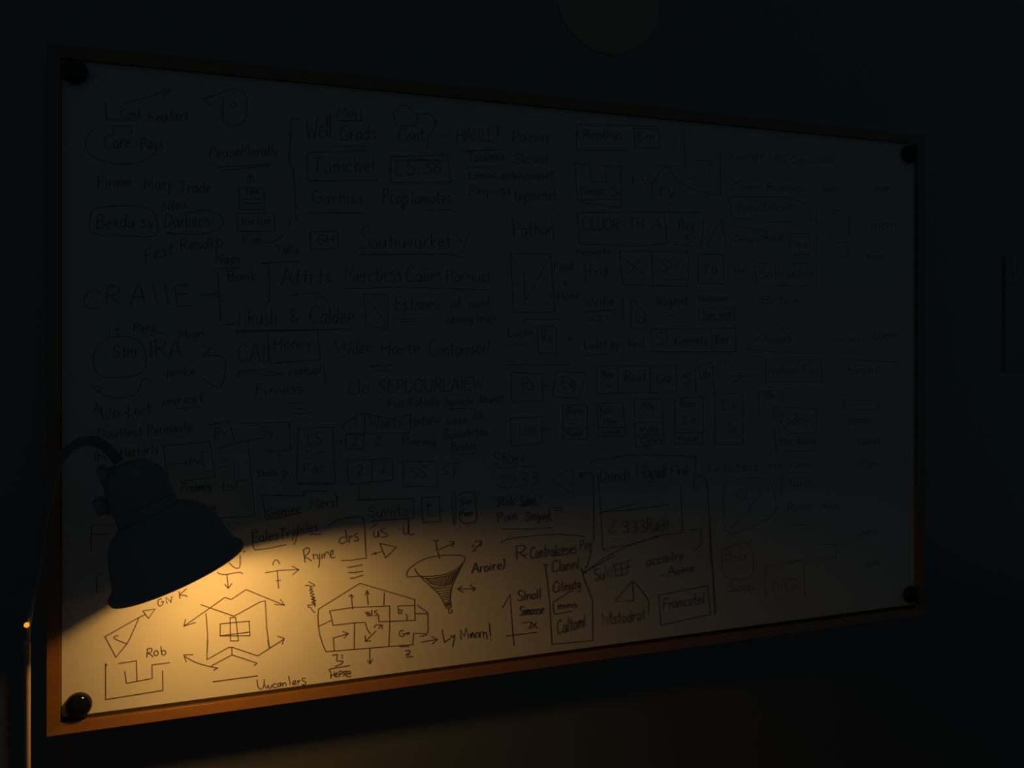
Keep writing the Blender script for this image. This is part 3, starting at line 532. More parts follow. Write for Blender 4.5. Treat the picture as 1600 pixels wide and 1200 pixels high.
('line_sketch','202.6 620 233.7 621.6',None,0.68),
('line_sketch','202.6 617.2 207 542;207 538.5 227 539.8',None,0.68),
('arrow_sketch','177.5 581.5 205.9 583;204.8 587.2 191.6 581.8 204.8 578.3',None,0.68),
('handwritten_letter','~263 629.5 318.4 633.6;~273.3 629.8 275.6 583.8 271 570.8 266.5 576.6',None,0.68),
('handwritten_letter','115.6 597.8 121.9 566.2',None,0.68),
('handwritten_letter','131.4 595.9 136.7 565.3',None,0.68),
('handwritten_letter','164.5 595.5 145.2 593.9 147.3 564.3 169.9 565.8;146.3 581.4 163.4 582.2',None,0.68),
('line_sketch','228.1 528.1 377.9 532.4',None,0.68),
('line_sketch','112.4 523.2 129.3 526.6',None,0.68),
('circle_sketch','~58.8 519.7 42.6 504.2 39.6 482 48.6 466.4 71 463.9 99.9 470.2 107.2 490.4 99.9 513 79.2 520.9 58.8 519.7',None,0.68),
('arrow_sketch','~181.8 494.6 211.5 489.8 210.3 457.3 202.6 448.1 180.7 462.3;179.7 509.5 194.9 504.9 181.8 492.3',None,0.68),
('line_sketch','~36.5 453.3 52.7 439.7 77.2 435.8 95.7 443.3 102 461.2 112.4 458.8',None,0.68),
('line_sketch','~231.5 461.6 233.7 470.9 260.8 471.8 292.9 466.7',None,0.68),
('arrow_sketch','36.5 453.3 50.7 452 46.6 444.3',None,0.68),
('box_sketch','1074.1 773.5 1191.7 779.6 1241.8 771.2 1252.7 739 1156.5 731.5 1077.5 737.9 1074.1 773.5',None,0.5),
('line_sketch','1080.9 721.7 1191.7 712.6',None,0.5),
('box_sketch','1204.1 713.1 1249.1 715.1 1250.2 676.4 1205.2 674.9 1204.1 713.1',None,0.5),
('box_sketch','1128.7 656.3 1263.7 660.5 1264.8 618.7 1129.7 615.7 1128.7 656.3',None,0.5),
('line_sketch','1263.7 769.4 1265.5 733.7;1265.5 709.8 1263.7 673.9',None,0.5),
('box_sketch','1289.4 761.8 1337.9 761.3 1341.7 712.9 1293.1 710.9',None,0.5),
('box_sketch','1285.7 698.6 1337.9 702.2 1337.9 676.4 1307.9 672.4',None,0.5),
('triangle_sketch','1108.1 499.8 1174 550.8 1234.6 492 1108.1 499.8',None,0.5),
('box_sketch','1151.2 480.7 1276.5 479.8 1277.6 438.5 1152.3 440.5 1151.2 480.7',None,0.5),
('triangle_sketch','1062.4 484.2 1101.3 452.2 1070.8 432.6 1065.7 478.4',None,0.5),
('arrow_sketch','1070.8 452.6 1128.7 451.9',None,0.5),
('box_sketch','1167 395.8 1265.5 388.8 1263.7 344.1 1205.9 344.7 1170.5 375.2 1167 395.8',None,0.5),
('box_sketch','1135.6 373.4 1137.3 424.1 1186.3 424.7 1188.1 401.1',None,0.5),
('box_sketch','1170.5 354.7 1174 313.6 1263.7 311.2',None,0.5),
('line_sketch','1307.9 481.1 1465.7 473.8',None,0.5),
('box_sketch','1326.6 403.8 1408.7 401.9 1409.9 383.5 1327.8 385.6 1326.6 403.8',None,0.5),
('box_sketch','~1064.1 264 1114.9 267 1156.5 261.9 1170.5 231.8 1170.5 202.6 1128.7 182.2 1067.4 175.2 1062.4 261.3',None,0.5),
('line_sketch','1142.5 239.4 1104.7 201.2 1077.5 180.1',None,0.5),
('line_sketch','1188.1 274.8 1184.6 233.9;1198.8 272.8 1271 269.1',None,0.5),
('line_sketch','1202.3 176.9 1249.1 173.5',None,0.5),
('box_sketch','~1057.4 141.6 1114.9 149.9 1120.1 90.2 1064.1 95.3 1057.4 141.6',None,0.5),
('box_sketch','1151.2 104.8 1234.6 109.3 1238.2 40.7;1151.2 104.8 1151.2 49.4',None,0.5),
('line_sketch','1027.5 266 1037.4 126.2 1044 31.7',None,0.5),
('box_sketch','1267.3 136.3 1311.7 131.3 1307.9 106 1267.3 109.5',None,0.5),
]
WORDS = [
('Aroire)', 588.6, 144.0, 644.6, 146.1, 15.5, 'handwritten word Aroire', 1.05),
('Slnoll', 667.1, 91.5, 707.7, 91.5, 16.4, None, 1.0),
('Simosse', 670.9, 67.2, 712.8, 66.0, 15.3, None, 1.0),
('Eales', 250.4, 218.3, 287.8, 221.0, 15.9, None, 1.0),
('Trylnles', 289.2, 220.9, 346.3, 229.9, 16.1, None, 1.0),
('Gomec', 271.7, 255.5, 320.8, 258.6, 14.1, None, 1.0),
('Mers!', 333.0, 261.6, 376.0, 264.6, 16.3, None, 1.0),
('Suviitz', 422.0, 245.4, 484.8, 243.9, 17.6, None, 0.9),
('Sim', 568.0, 252.9, 588.6, 255.1, 10.5, None, 0.9),
('Fast', 570.9, 236.6, 590.1, 236.0, 8.4, None, 0.9),
('Stirlc', 630.8, 247.5, 664.0, 248.3, 14.5, None, 0.9),
('Subel', 671.8, 247.8, 698.6, 247.3, 14.6, None, 0.9),
('Poin', 631.9, 221.6, 666.2, 223.3, 15.5, None, 0.9),
('Singuy', 679.7, 221.1, 722.8, 220.7, 15.7, None, 0.9),
('R', 662.9, 158.4, 683.1, 159.0, 23.5, None, 0.9),
('Controlizeses', 689.0, 158.5, 771.9, 160.3, 19.7, None, 0.9),
('Poy', 778.1, 164.6, 801.2, 167.5, 16.1, None, 0.9),
('Clannl', 727.4, 132.2, 776.3, 135.0, 18.3, None, 0.9),
('Citinutg', 729.2, 98.7, 779.8, 101.7, 17.5, None, 0.9),
('enms:', 737.8, 70.8, 776.3, 69.9, 11.1, None, 0.9),
('Caltoml', 736.9, 28.7, 787.8, 36.5, 22.3, None, 0.9),
('SuWEEF', 804.7, 111.2, 876.0, 118.2, 21.5, None, 0.9),
('accailry', 903.9, 126.7, 978.5, 134.1, 16.5, None, 0.9),
('Aome', 946.4, 106.2, 999.6, 109.7, 13.9, None, 0.9),
('Wlstodrot', 818.2, 34.7, 902.3, 35.8, 20.6, None, 0.9),
('Francotnl', 936.9, 48.7, 1020.9, 51.2, 19.5, None, 0.9),
('Dandt', 816.1, 276.8, 874.4, 277.2, 19.8, None, 0.8),
('Rgoudt', 897.6, 276.0, 945.4, 278.9, 23.8, None, 0.8),
('F1ro1', 953.9, 282.2, 988.2, 280.4, 16.7, None, 0.8),
('Z', 829.7, 189.3, 845.9, 188.0, 23.5, None, 0.8),
('.333', 849.9, 187.7, 903.4, 185.5, 20.0, None, 0.8),
('Radt', 905.5, 185.4, 949.6, 185.8, 23.9, None, 0.8),
('1', 397.4, 383.7, 407.1, 383.8, 14.6, None, 0.68),
('Wurts', 424.4, 380.3, 474.5, 381.1, 19.6, None, 0.68),
('Intuitc', 495.0, 381.6, 535.1, 386.6, 15.0, None, 0.68),
('coss', 546.9, 383.7, 580.1, 383.9, 12.7, None, 0.68),
('fik', 590.9, 388.7, 609.8, 390.7, 15.3, None, 0.68),
('Sumntrtas', 541.7, 359.8, 616.6, 363.4, 15.2, None, 0.68),
('Bestes', 554.9, 340.3, 596.3, 341.1, 15.2, None, 0.68),
('2', 397.4, 355.6, 407.1, 356.0, 13.7, None, 0.68),
('2', 431.8, 354.2, 441.8, 354.5, 13.8, None, 0.68),
('Pinring', 474.5, 351.2, 528.6, 349.0, 17.4, None, 0.68),
('2', 404.7, 310.1, 414.5, 310.8, 17.1, None, 0.68),
('2', 441.8, 310.6, 450.8, 311.1, 17.3, None, 0.68),
('SS', 488.8, 300.7, 513.0, 300.7, 17.5, None, 0.68),
('S', 539.1, 303.1, 549.6, 303.0, 15.1, None, 0.68),
('LS', 330.2, 359.6, 351.5, 359.9, 16.7, None, 0.68),
('Fac', 324.3, 316.2, 356.3, 317.5, 15.8, None, 0.68),
('Stare', 623.4, 315.4, 683.1, 316.4, 20.6, None, 0.68),
('Z233', 631.6, 277.5, 702.9, 278.7, 20.7, None, 0.68),
('Pin', 163.4, 336.5, 180.7, 338.0, 11.5, None, 0.68),
('Pv', 198.2, 374.2, 215.9, 375.8, 16.2, None, 0.68),
('Sy', 261.9, 374.1, 281.3, 373.4, 16.5, None, 0.68),
('Stade', 257.4, 315.0, 287.1, 316.3, 10.4, None, 0.68),
('?', 285.9, 332.9, 292.9, 333.8, 14.2, None, 0.68),
('Preamig', 152.7, 298.2, 193.8, 300.4, 13.7, None, 0.68),
('tisl', 208.1, 297.2, 229.2, 298.3, 13.0, None, 0.68),
('ig', 188.4, 270.7, 200.4, 272.2, 11.5, None, 0.68),
('Ay', 39.6, 415.6, 50.7, 416.4, 13.3, None, 0.68),
('Wtr-Lnet', 48.6, 404.3, 112.4, 413.6, 15.5, None, 0.68),
('imrest', 127.1, 422.3, 182.9, 427.7, 13.6, None, 0.68),
('Dautlest', 44.6, 378.9, 102.0, 382.3, 13.3, None, 0.68),
('Permauty', 108.2, 382.1, 167.7, 386.8, 14.5, None, 0.68),
('Ihv', 39.6, 349.2, 56.7, 349.5, 13.3, None, 0.68),
('Hettorts', 73.1, 351.0, 122.9, 356.6, 13.4, None, 0.68),
('Firness', 255.1, 435.4, 324.3, 436.9, 16.5, None, 0.68),
('Attrts', 292.9, 598.4, 365.9, 603.7, 23.7, None, 0.68),
('Merctiess', 386.4, 604.1, 473.3, 608.7, 24.4, None, 0.68),
('Calies', 480.9, 606.4, 539.1, 610.2, 23.6, None, 0.68),
('Parrius)', 546.9, 609.2, 619.3, 610.9, 20.2, None, 0.68),
('Estmies', 463.1, 561.3, 535.1, 565.9, 22.3, None, 0.68),
('of', 553.5, 567.5, 572.1, 569.0, 17.7, None, 0.68),
('nonl', 584.2, 567.9, 619.3, 572.2, 15.3, None, 0.68),
('Shring', 545.6, 542.0, 590.9, 544.9, 13.7, None, 0.68),
('lines', 596.3, 544.9, 630.3, 546.0, 15.4, None, 0.68),
('&', 303.3, 542.7, 318.4, 542.8, 21.4, None, 0.68),
('Caldee', 333.7, 541.7, 399.8, 543.4, 24.0, None, 0.68),
('Ndee', 382.8, 492.3, 426.9, 497.0, 21.9, None, 0.68),
('Harte', 441.8, 493.2, 502.7, 494.1, 22.2, None, 0.68),
('Contonisor)', 518.2, 490.3, 619.3, 494.8, 23.9, None, 0.68),
('Honcy', 281.3, 501.1, 337.3, 505.7, 19.0, None, 0.68),
('cyptual', 303.3, 464.2, 350.3, 466.0, 12.8, None, 0.68),
('Llo', 392.5, 433.8, 423.2, 434.4, 21.9, None, 0.68),
('SEPDOURLAIEW', 438.1, 434.1, 608.4, 437.0, 20.9, None, 0.68),
('Fuii', 453.1, 412.7, 478.4, 413.3, 12.4, None, 0.68),
('Pobldby', 486.0, 413.1, 536.4, 414.4, 14.0, None, 0.68),
('howese', 544.3, 412.9, 592.2, 414.3, 13.2, None, 0.68),
('bounct', 603.0, 415.3, 642.7, 415.6, 14.4, None, 0.68),
('Well', 327.8, 817.1, 365.9, 822.6, 33.6, None, 0.68),
('Grads', 379.1, 818.8, 434.3, 825.6, 21.9, None, 0.68),
('Maj', 374.3, 853.6, 404.7, 857.5, 14.5, None, 0.68),
('Cont', 468.2, 823.4, 510.4, 829.2, 22.3, None, 0.68),
('HANLET', 564.1, 830.9, 638.5, 839.3, 22.9, None, 0.68),
('Tumchel', 337.3, 767.5, 431.8, 776.2, 21.6, None, 0.68),
('LS:38', 463.1, 770.9, 539.1, 780.9, 22.3, None, 0.68),
('Garniss', 337.3, 721.9, 414.5, 726.1, 19.2, None, 0.68),
('Pcop', 444.3, 726.5, 484.7, 729.9, 22.2, None, 0.68),
('lamotes', 489.8, 728.9, 554.9, 733.7, 20.0, None, 0.68),
('GH', 344.4, 659.7, 369.5, 661.9, 14.4, None, 0.68),
('S', 408.4, 654.8, 424.4, 656.6, 36.7, None, 0.68),
('outiuvarket', 425.6, 656.7, 553.5, 665.1, 22.1, None, 0.68),
('Painisy', 657.9, 838.3, 725.7, 846.2, 18.2, None, 0.68),
('Toolines', 582.8, 801.7, 644.0, 808.6, 15.3, None, 0.68),
('Slowd', 660.7, 803.3, 720.0, 810.1, 18.3, None, 0.68),
('Lomnic', 584.2, 773.7, 630.3, 778.7, 12.8, None, 0.68),
('asel', 638.5, 777.2, 660.7, 781.2, 12.9, None, 0.68),
('encosset', 660.7, 777.3, 731.5, 783.1, 15.6, None, 0.68),
('Peqwiss', 584.2, 746.8, 655.1, 752.2, 17.9, None, 0.68),
('tephenel', 660.7, 742.1, 734.4, 748.8, 20.8, None, 0.68),
('Pathar', 659.3, 684.7, 728.6, 692.9, 23.5, None, 0.68),
('Realligs', 784.0, 853.5, 859.1, 862.2, 16.1, None, 0.68),
('Em', 886.8, 859.0, 921.1, 863.1, 13.7, None, 0.68),
('Nmac', 781.0, 758.1, 825.7, 762.6, 16.1, None, 0.68),
('S', 836.3, 759.9, 849.9, 761.3, 19.0, None, 0.68),
('Try', 905.5, 763.9, 962.4, 764.3, 30.3, None, 0.68),
('CLUOR', 784.0, 702.0, 853.0, 703.6, 21.4, None, 0.68),
('TH', 871.4, 707.2, 899.2, 708.4, 19.2, None, 0.68),
('A', 918.0, 709.3, 933.8, 710.0, 19.3, None, 0.68),
('Axy', 967.2, 708.7, 1001.2, 710.1, 19.5, None, 0.68),
('51', 981.7, 686.8, 1001.2, 687.6, 14.1, None, 0.68),
('Forsants', 773.7, 658.7, 834.8, 663.5, 10.7, None, 0.68),
('Food', 731.5, 630.8, 766.3, 634.4, 15.9, None, 0.68),
('x', 748.8, 608.6, 756.1, 609.3, 10.7, None, 0.68),
('Hone', 737.2, 581.8, 778.1, 586.5, 14.9, None, 0.68),
('Frid.', 795.8, 624.5, 834.8, 626.8, 18.8, None, 0.68),
('SW', 933.8, 635.0, 972.1, 638.8, 22.2, None, 0.68),
('Ya', 1017.6, 631.6, 1047.4, 633.8, 22.7, None, 0.68),
('Wolfie', 786.9, 571.9, 842.3, 575.4, 16.1, None, 0.68),
('=2.1', 795.8, 547.8, 831.7, 548.6, 10.8, None, 0.68),
('lo', 883.7, 545.8, 900.8, 546.4, 16.4, None, 0.68),
('Rigent', 925.9, 575.2, 988.2, 580.3, 16.6, None, 0.68),
('Hollsnes', 1007.8, 584.8, 1070.8, 587.8, 10.1, None, 0.68),
('Tusi sest', 1015.9, 555.8, 1077.5, 558.6, 11.3, None, 0.68),
('Loctn', 649.6, 520.7, 694.4, 522.1, 14.5, None, 0.68),
('Rs', 710.0, 512.9, 728.6, 512.9, 21.0, None, 0.68),
('Loust', 786.9, 502.1, 828.7, 504.2, 15.0, None, 0.68),
('by', 837.8, 502.0, 853.0, 501.9, 15.2, None, 0.68),
('teil', 868.3, 503.2, 900.8, 504.0, 16.5, None, 0.68),
('S)', 925.9, 507.3, 946.4, 508.6, 22.1, None, 0.68),
('Connets', 960.8, 507.2, 1027.5, 509.9, 16.8, None, 0.68),
('Kes', 1044.0, 509.9, 1070.8, 511.3, 17.1, None, 0.68),
('Rs', 674.6, 434.5, 697.2, 435.3, 20.9, None, 0.68),
('Eg', 745.9, 435.7, 770.7, 436.6, 21.3, None, 0.68),
('Bm', 818.2, 452.0, 840.8, 453.0, 13.5, None, 0.68),
('a.', 828.7, 435.6, 840.8, 436.2, 10.8, None, 0.68),
('Read', 863.7, 445.9, 902.3, 446.6, 19.1, None, 0.68),
('Cnd', 925.9, 442.1, 952.8, 443.1, 16.6, None, 0.68),
('S', 976.9, 439.9, 994.7, 441.0, 19.6, None, 0.68),
('Uls', 1011.0, 447.8, 1034.1, 448.9, 15.8, None, 0.68),
('Bam', 753.2, 393.0, 784.0, 393.5, 12.3, None, 0.68),
('1', 767.8, 375.2, 773.7, 375.0, 10.7, None, 0.68),
('Rusk', 754.6, 356.2, 785.4, 356.7, 9.6, None, 0.68),
('Ros', 816.1, 392.6, 837.8, 392.8, 12.4, None, 0.68),
('Mes', 822.7, 373.4, 848.4, 373.9, 10.8, None, 0.68),
('Irand', 822.7, 357.2, 853.0, 357.4, 9.2, None, 0.68),
('Mty', 894.5, 397.2, 921.1, 397.9, 13.8, None, 0.68),
('Mots', 893.0, 356.5, 927.4, 357.5, 12.1, None, 0.68),
('Canes', 893.0, 339.5, 935.3, 340.0, 9.9, None, 0.68),
('Boss', 972.1, 399.3, 1002.8, 400.0, 12.4, None, 0.68),
('2.a', 975.3, 369.8, 1002.8, 370.3, 15.7, None, 0.68),
('Fosal', 968.8, 339.3, 1007.8, 339.1, 10.0, None, 0.68),
('E.s', 1055.7, 392.9, 1087.7, 393.5, 17.1, None, 0.68),
('7a', 1067.4, 349.7, 1087.7, 350.4, 17.1, None, 0.68),
('Los', 670.4, 361.4, 698.6, 363.0, 17.3, None, 0.68),
('Cost', 73.1, 825.9, 99.9, 829.4, 13.4, None, 0.68),
('Finuitiers', 110.3, 823.5, 162.3, 831.4, 15.8, None, 0.68),
('o', 220.3, 855.1, 229.2, 856.4, 14.0, None, 0.68),
('Care', 52.7, 781.9, 86.4, 786.7, 20.0, None, 0.68),
('Pays', 99.9, 783.2, 129.3, 787.7, 18.0, None, 0.68),
('PeaseMerally', 190.6, 779.6, 288.2, 790.3, 16.2, None, 0.68),
('Firmm', 44.6, 725.8, 87.5, 730.7, 17.8, None, 0.68),
('Mary', 104.1, 727.2, 140.9, 731.6, 18.0, None, 0.68),
('Trade', 150.5, 727.7, 193.8, 730.2, 15.9, None, 0.68),
('Tom', 240.4, 729.4, 259.6, 731.7, 9.4, None, 0.68),
('Nles', 127.1, 699.0, 161.3, 705.4, 13.7, None, 0.68),
('Bexdu sy', 42.6, 671.4, 116.6, 675.9, 17.8, None, 0.68),
('Darbees', 130.3, 676.5, 191.6, 681.6, 18.2, None, 0.68),
('Ioxtus', 235.9, 684.8, 276.7, 689.0, 11.7, None, 0.68),
('Fest', 105.1, 625.8, 142.0, 638.3, 20.2, None, 0.68),
('Resdko', 151.6, 643.2, 209.2, 652.2, 18.3, None, 0.68),
('Kim', 237.1, 655.6, 263.0, 658.9, 14.0, None, 0.68),
('Tally', 283.6, 643.2, 318.4, 646.8, 14.2, None, 0.68),
('Nays', 199.3, 626.4, 233.7, 628.6, 13.9, None, 0.68),
('Bunk', 215.9, 602.5, 256.2, 604.6, 13.9, None, 0.68),
('C', 25.5, 559.3, 48.6, 559.6, 24.3, None, 0.68),
('R', 52.7, 564.1, 73.1, 564.4, 26.7, None, 0.68),
('A', 85.4, 563.5, 106.1, 563.8, 33.6, None, 0.68),
('Nhush', 230.4, 536.3, 285.9, 541.4, 23.4, None, 0.68),
('it', 57.8, 523.0, 73.1, 524.2, 13.4, None, 0.68),
('Pers', 90.6, 527.6, 118.7, 528.8, 13.5, None, 0.68),
('Mign', 148.4, 517.6, 182.9, 521.1, 13.7, None, 0.68),
('Stm', 63.9, 490.7, 93.7, 492.8, 17.9, None, 0.68),
('IRA', 110.3, 491.6, 153.7, 491.3, 24.8, None, 0.68),
('CAll', 230.4, 485.0, 274.5, 485.8, 25.6, None, 0.68),
('pinke', 133.5, 465.3, 172.1, 467.0, 11.3, None, 0.68),
('Vawher', 1074.1, 838.0, 1146.0, 846.0, 17.2, None, 0.5),
('fis', 1170.5, 841.9, 1195.2, 845.7, 17.6, None, 0.5),
('Spumes', 1209.4, 843.2, 1304.2, 851.4, 15.9, None, 0.5),
('Comr Boeses', 1077.5, 785.2, 1234.6, 793.1, 14.3, None, 0.5),
('functionat', 1091.1, 748.6, 1213.0, 756.3, 17.3, None, 0.5),
('Grtan', 1080.9, 690.7, 1132.2, 692.7, 14.3, None, 0.5),
('Brest', 1146.0, 696.1, 1191.7, 699.4, 14.6, None, 0.5),
('les', 1213.0, 688.4, 1241.8, 691.0, 14.8, None, 0.5),
('Satifaction', 1139.1, 629.0, 1260.0, 635.0, 17.4, None, 0.5),
('Not', 1084.3, 634.8, 1111.5, 637.0, 14.4, None, 0.5),
('Brtee', 1142.5, 582.6, 1223.8, 585.2, 14.5, None, 0.5),
('hent', 1278.3, 794.1, 1307.9, 796.5, 12.0, None, 0.5),
('prsm', 1406.8, 804.8, 1438.0, 807.3, 12.3, None, 0.5),
('elan', 1391.3, 730.3, 1453.8, 733.7, 15.3, None, 0.5),
('tuns', 1379.8, 671.7, 1422.3, 673.7, 12.2, None, 0.5),
('Assunt', 1146.0, 511.3, 1205.9, 512.7, 14.5, None, 0.5),
('Nawal Pos', 1156.5, 454.4, 1271.0, 454.4, 17.5, None, 0.5),
('Todoy', 1177.5, 361.8, 1249.1, 361.0, 17.6, None, 0.5),
('Bo', 1151.2, 409.3, 1174.0, 410.2, 11.7, None, 0.5),
('the bene', 1181.0, 325.0, 1263.7, 323.2, 14.7, None, 0.5),
('ores', 1311.7, 512.7, 1368.3, 514.2, 15.1, None, 0.5),
('Lome', 1399.0, 518.8, 1453.8, 520.4, 15.4, None, 0.5),
('besnl', 1337.9, 452.1, 1406.8, 452.7, 18.2, None, 0.5),
('ponas', 1337.9, 358.1, 1391.3, 359.4, 15.1, None, 0.5),
('Gmel', 1360.6, 317.8, 1414.5, 317.1, 15.2, None, 0.5),
('For', 1029.1, 280.1, 1054.0, 281.7, 14.2, None, 0.5),
('Inters', 1062.4, 281.3, 1135.6, 280.4, 17.1, None, 0.5),
('our rums', 1156.5, 282.3, 1256.4, 280.3, 14.6, None, 0.5),
('Q', 1087.7, 231.1, 1111.5, 231.1, 17.3, None, 0.5),
('Kass', 1202.3, 247.6, 1256.4, 247.5, 14.7, None, 0.5),
('Poran', 1198.8, 200.7, 1252.7, 200.0, 17.6, None, 0.5),
('Bwj', 1060.7, 124.2, 1108.1, 123.0, 17.2, None, 0.5),
('Sody', 1070.8, 66.1, 1128.7, 63.3, 17.2, None, 0.5),
('NG', 1163.5, 57.0, 1220.2, 54.3, 23.3, None, 0.5),
('lenes', 1278.3, 201.3, 1315.4, 200.4, 15.0, None, 0.5),
('Pans', 1368.3, 274.7, 1414.5, 274.0, 15.3, None, 0.5),
('sere', 1368.3, 146.6, 1406.8, 144.3, 12.2, None, 0.5),
('ome', 1375.9, 84.9, 1414.5, 83.0, 12.2, None, 0.5),
]

INK_W = 0.00145  # factors below one thin the strokes on dark board areas to look dimmer
rnd = random.Random(7)
layer = 0
for name, data, label, wf in DRAWINGS:
    bm = bmesh.new()
    layer += 1
    y = -0.00030 - 0.0000012 * (layer % 97)
    for sm, pts in parse(data):
        pts = [(u / 1000, v / 1000) for u, v in pts]
        if sm:
            pts = catmull(pts, 6)
        add_stroke(bm, pts, INK_W * wf, y)
    o = obj(name, bm, M_INK, board)
    if label:
        o['label'] = label
for text, u0, v0, u1, v1, h, label, wf in WORDS:
    bm = bmesh.new()
    layer += 1
    y = -0.00050 - 0.0000012 * (layer % 97)
    gap = 9.0
    total = sum(float(GLYPHS[c].split('|')[0]) + gap for c in text) - gap
    ux, uz = (u1 - u0) / total, (v1 - v0) / total      # board mm per glyph unit
    s = h / 100.0
    x = 0.0
    for c in text:
        wd, st = GLYPHS[c].split('|')
        lift = rnd.uniform(-3.0, 3.0)
        grow = rnd.uniform(0.93, 1.07)
        lean = rnd.uniform(-0.03, 0.08)
        for sm, pts in parse(st):
            P = []
            for gx, gy in pts:
                gx2 = x + gx + lean * gy
                gy2 = gy * grow + lift
                P.append(((u0 + ux * gx2) / 1000, (v0 + uz * gx2 + s * gy2) / 1000))
            if sm:
                P = catmull(P, 4)
            add_stroke(bm, P, INK_W * wf, y)
        x += float(wd) + gap
    o = obj('handwritten_word', bm, M_INK, board)
    if label:
        o['label'] = label

# ------------------------------------------------------------------ lamp
LY = -0.16
lamp = thing('floor_lamp', 'dark gooseneck floor lamp with a bell shade, lit and aimed down at the whiteboard', 'lamp', ((-0.02, 1.1068)[0], LY, 0))
PX, PZ = (-0.02, 1.1068)
def P(x, z, y=LY):
    return (x - PX, y - LY, z)           # world point on the lamp's plane -> lamp's own frame

bm = bmesh.new()
add_lathe(bm, [(0.0, 0.118), (0.004, 0.122), (0.014, 0.120), (0.020, 0.108), (0.024, 0.03), (0.034, 0.012), (0.05, 0.008)], n=56)
obj('lamp_base', bm, M_LAMP, lamp, smooth=True)
bm = bmesh.new()
add_lathe(bm, [(0.03, 0.0040), (PZ - 0.002, 0.0040), (PZ, 0.0034)], n=28)
obj('pole', bm, M_POLE, lamp, smooth=True)
bm = bmesh.new()
rodpts = [P(x, z) for x, z in [(-0.0197, 1.1022), (-0.0187, 1.1158), (-0.0166, 1.1347), (-0.0126, 1.161)]]
add_tube(bm, rodpts, [0.0021] * 4)
obj('thin_rod', bm, M_POLE, lamp, smooth=True)
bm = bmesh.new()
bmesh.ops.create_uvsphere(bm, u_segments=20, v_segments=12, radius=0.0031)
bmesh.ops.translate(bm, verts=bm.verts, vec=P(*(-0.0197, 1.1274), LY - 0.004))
k_ = obj('glint_bead', bm, M_GLINT, lamp, smooth=True)  # added bead, glows in place of a glint on the rod
k_['label'] = 'tiny glowing amber bead on the thin rod, standing in for a glint of the bulb'

ARM = [(-0.0132, 1.1611), (-0.0078, 1.1988), (-0.0023, 1.2444), (0.0032, 1.2748), (0.0087, 1.3014), (0.0191, 1.3263), (0.0351, 1.3404), (0.0492, 1.3429), (0.062, 1.3377), (0.0721, 1.3279), (0.0807, 1.3157)]
bm = bmesh.new()
arm = catmull([(x, LY, z) for x, z in ARM], 8)
n_ = len(arm)
add_tube(bm, [P(p[0], p[2]) for p in arm], [0.0026 + (0.0062 - 0.0026) * min(1, (j / n_) * 1.7) for j in range(n_)], n=18)
obj('gooseneck_arm', bm, M_ARM, lamp, smooth=True)

# shade: local z runs up the axis from the rim plane
RIM = Vector(((0.1498, 1.171)[0], LY, (0.1498, 1.171)[1]))
ROLL, TILT = 0.365, -0.04
AX = Vector((-math.sin(ROLL) * math.cos(TILT), -math.sin(TILT), math.cos(ROLL) * math.cos(TILT))).normalized()
X_ = Vector((0, 1, 0)).cross(AX).normalized()
Y_ = AX.cross(X_)
FR = Matrix(((X_.x, Y_.x, AX.x, RIM.x - PX), (X_.y, Y_.y, AX.y, RIM.y - LY), (X_.z, Y_.z, AX.z, RIM.z), (0, 0, 0, 1)))
SC = 0.000746          # metres per unit of radius
TS = SC * 1.12       # metres per unit along the axis
shade_prof = [(10, 108), (18, 103.5), (30, 100), (45, 96), (58, 92.5), (70, 88), (78, 83.5), (84, 78), (92, 68), (99, 57), (103, 48), (104, 30)]
outer = catmull(shade_prof, 3)
bm = bmesh.new()
add_lathe(bm, [(t * TS, r * SC) for t, r in outer], FR, n=72, wall=0.0012)
sh = obj('lamp_shade', bm, M_LAMP, lamp, smooth=True)
bm = bmesh.new()
add_lathe(bm, [(t * TS, r * SC - 0.0014) for t, r in outer], FR, n=72, wall=0.0006)
li = obj('shade_lining', bm, M_INNER, sh, smooth=True)
li['label'] = 'paler inner face of the shade'
bm = bmesh.new()
lip = [(2, 107), (-1, 110), (0, 113), (4, 114.5), (8, 114), (11, 111), (12, 107)]
add_lathe(bm, [(t * TS, r * SC) for t, r in lip], FR, n=72, wall=0.0014)
obj('rolled_rim', bm, M_LAMP, sh, smooth=True)
bm = bmesh.new()
add_lathe(bm, [(t * TS, r * SC) for t, r in catmull([(100, 50), (106, 51), (114, 50), (118, 49), (122, 51), (146, 50), (158, 48), (168, 43), (177, 35), (184, 24), (187, 8)], 3)], FR @ Matrix.Translation((-8 * SC, 0, 0)), n=48)
hs = obj('socket_housing', bm, M_LAMP, lamp, smooth=True)
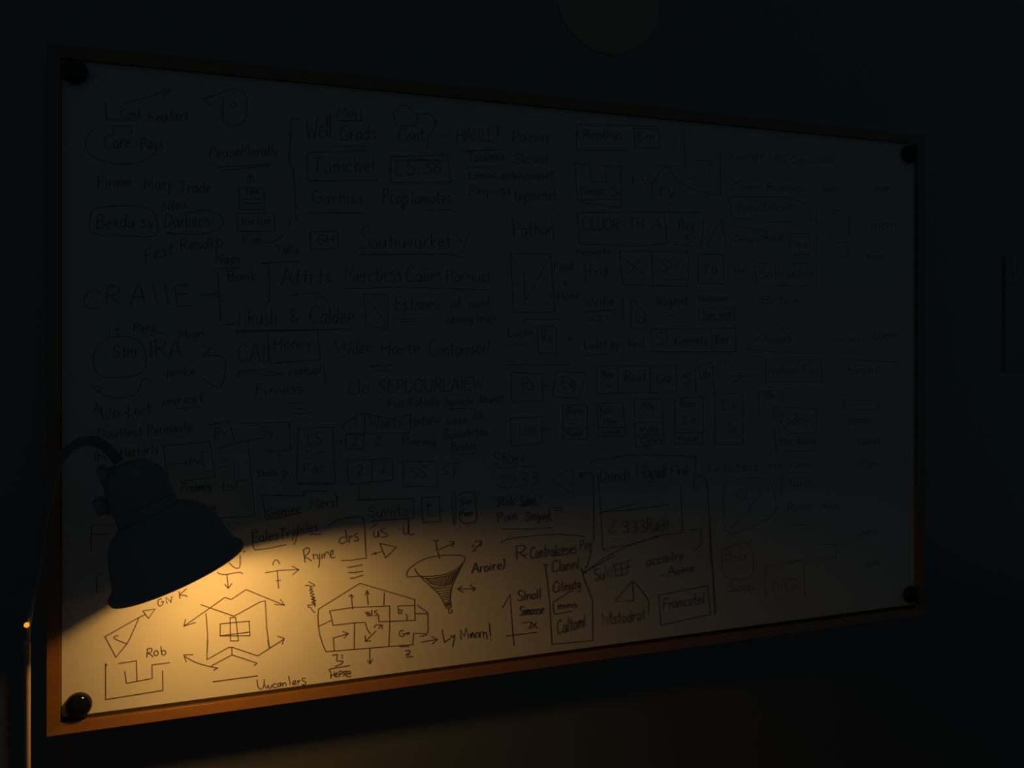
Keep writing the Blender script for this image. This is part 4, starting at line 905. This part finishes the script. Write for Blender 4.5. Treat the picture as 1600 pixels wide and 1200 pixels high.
# side knobs on the housing
def side(name, t, r0, r1, rad, tilt=0.0):
    b_ = bmesh.new()
    a0 = FR @ Vector((-r0 * SC, 0, t * TS))
    a1 = FR @ Vector((-r1 * SC, 0, (t + tilt) * TS))
    d_ = a1 - a0
    ks = [0, .08, .5, .55, .62, .92, 1]
    rr = [.55, .6, .6, .95, 1, 1, .8]
    add_tube(b_, [a0 + d_ * k for k in ks], [rad * SC * k for k in rr], n=28)
    return obj(name, b_, M_LAMP, hs, smooth=True)
side('switch_knob', 138, 40, 78, 17)
side('tilt_collar', 178, 25, 54, 20)

# reflector bulb: its flat frosted face gives the light
BA, BB, TB, RB = 0.025, 0.001, 0.0262, 0.027
BF = FR @ Matrix.Translation((BA, BB, TB))
bm = bmesh.new()
add_lathe(bm, [(0.0, RB * 0.3), (0.0002, RB * 0.985), (0.001, RB)], BF, n=40)
obj('light_bulb', bm, M_BULB, lamp)
bm = bmesh.new()
add_lathe(bm, [(0.0005, RB * 1.04), (0.004, RB * 1.06), (0.016, RB * 0.9), (0.03, RB * 0.6), (0.045, RB * 0.5), (0.055, RB * 0.5)], BF, n=40)
obj('bulb_socket', bm, M_INNER, lamp, smooth=True)

# ------------------------------------------------------------------ faint things on the wall
pl = thing('wall_plaque', 'barely visible round brownish plaque high on the wall above the whiteboard', 'wall plaque', (0.854, WY, 2.066))
bm = bmesh.new()
add_lathe(bm, [(0, 0.100), (0.001, 0.1005), (0.0025, 0.099), (0.0035, 0.094), (0.004, 0.06), (0.0042, 0.004)], FRONT, n=72)
obj('disc', bm, M_PLAQUE, pl, smooth=False)
wp = thing('wall_panel', 'dim grey rectangular panel with a thin raised edge on the wall at the right edge of the picture', 'wall panel', (1.87, WY, 1.52))
bm = bmesh.new()
add_box(bm, (-0.085, -0.005, -0.12), (0.085, 0, 0.125))
bevel(bm, 0.0015)
obj('panel_body', bm, M_WPANEL, wp)
bm = bmesh.new()
add_box(bm, (-0.062, -0.007, 0.07), (-0.059, -0.0045, 0.1235))
obj('raised_edge', bm, M_PANEL, wp)
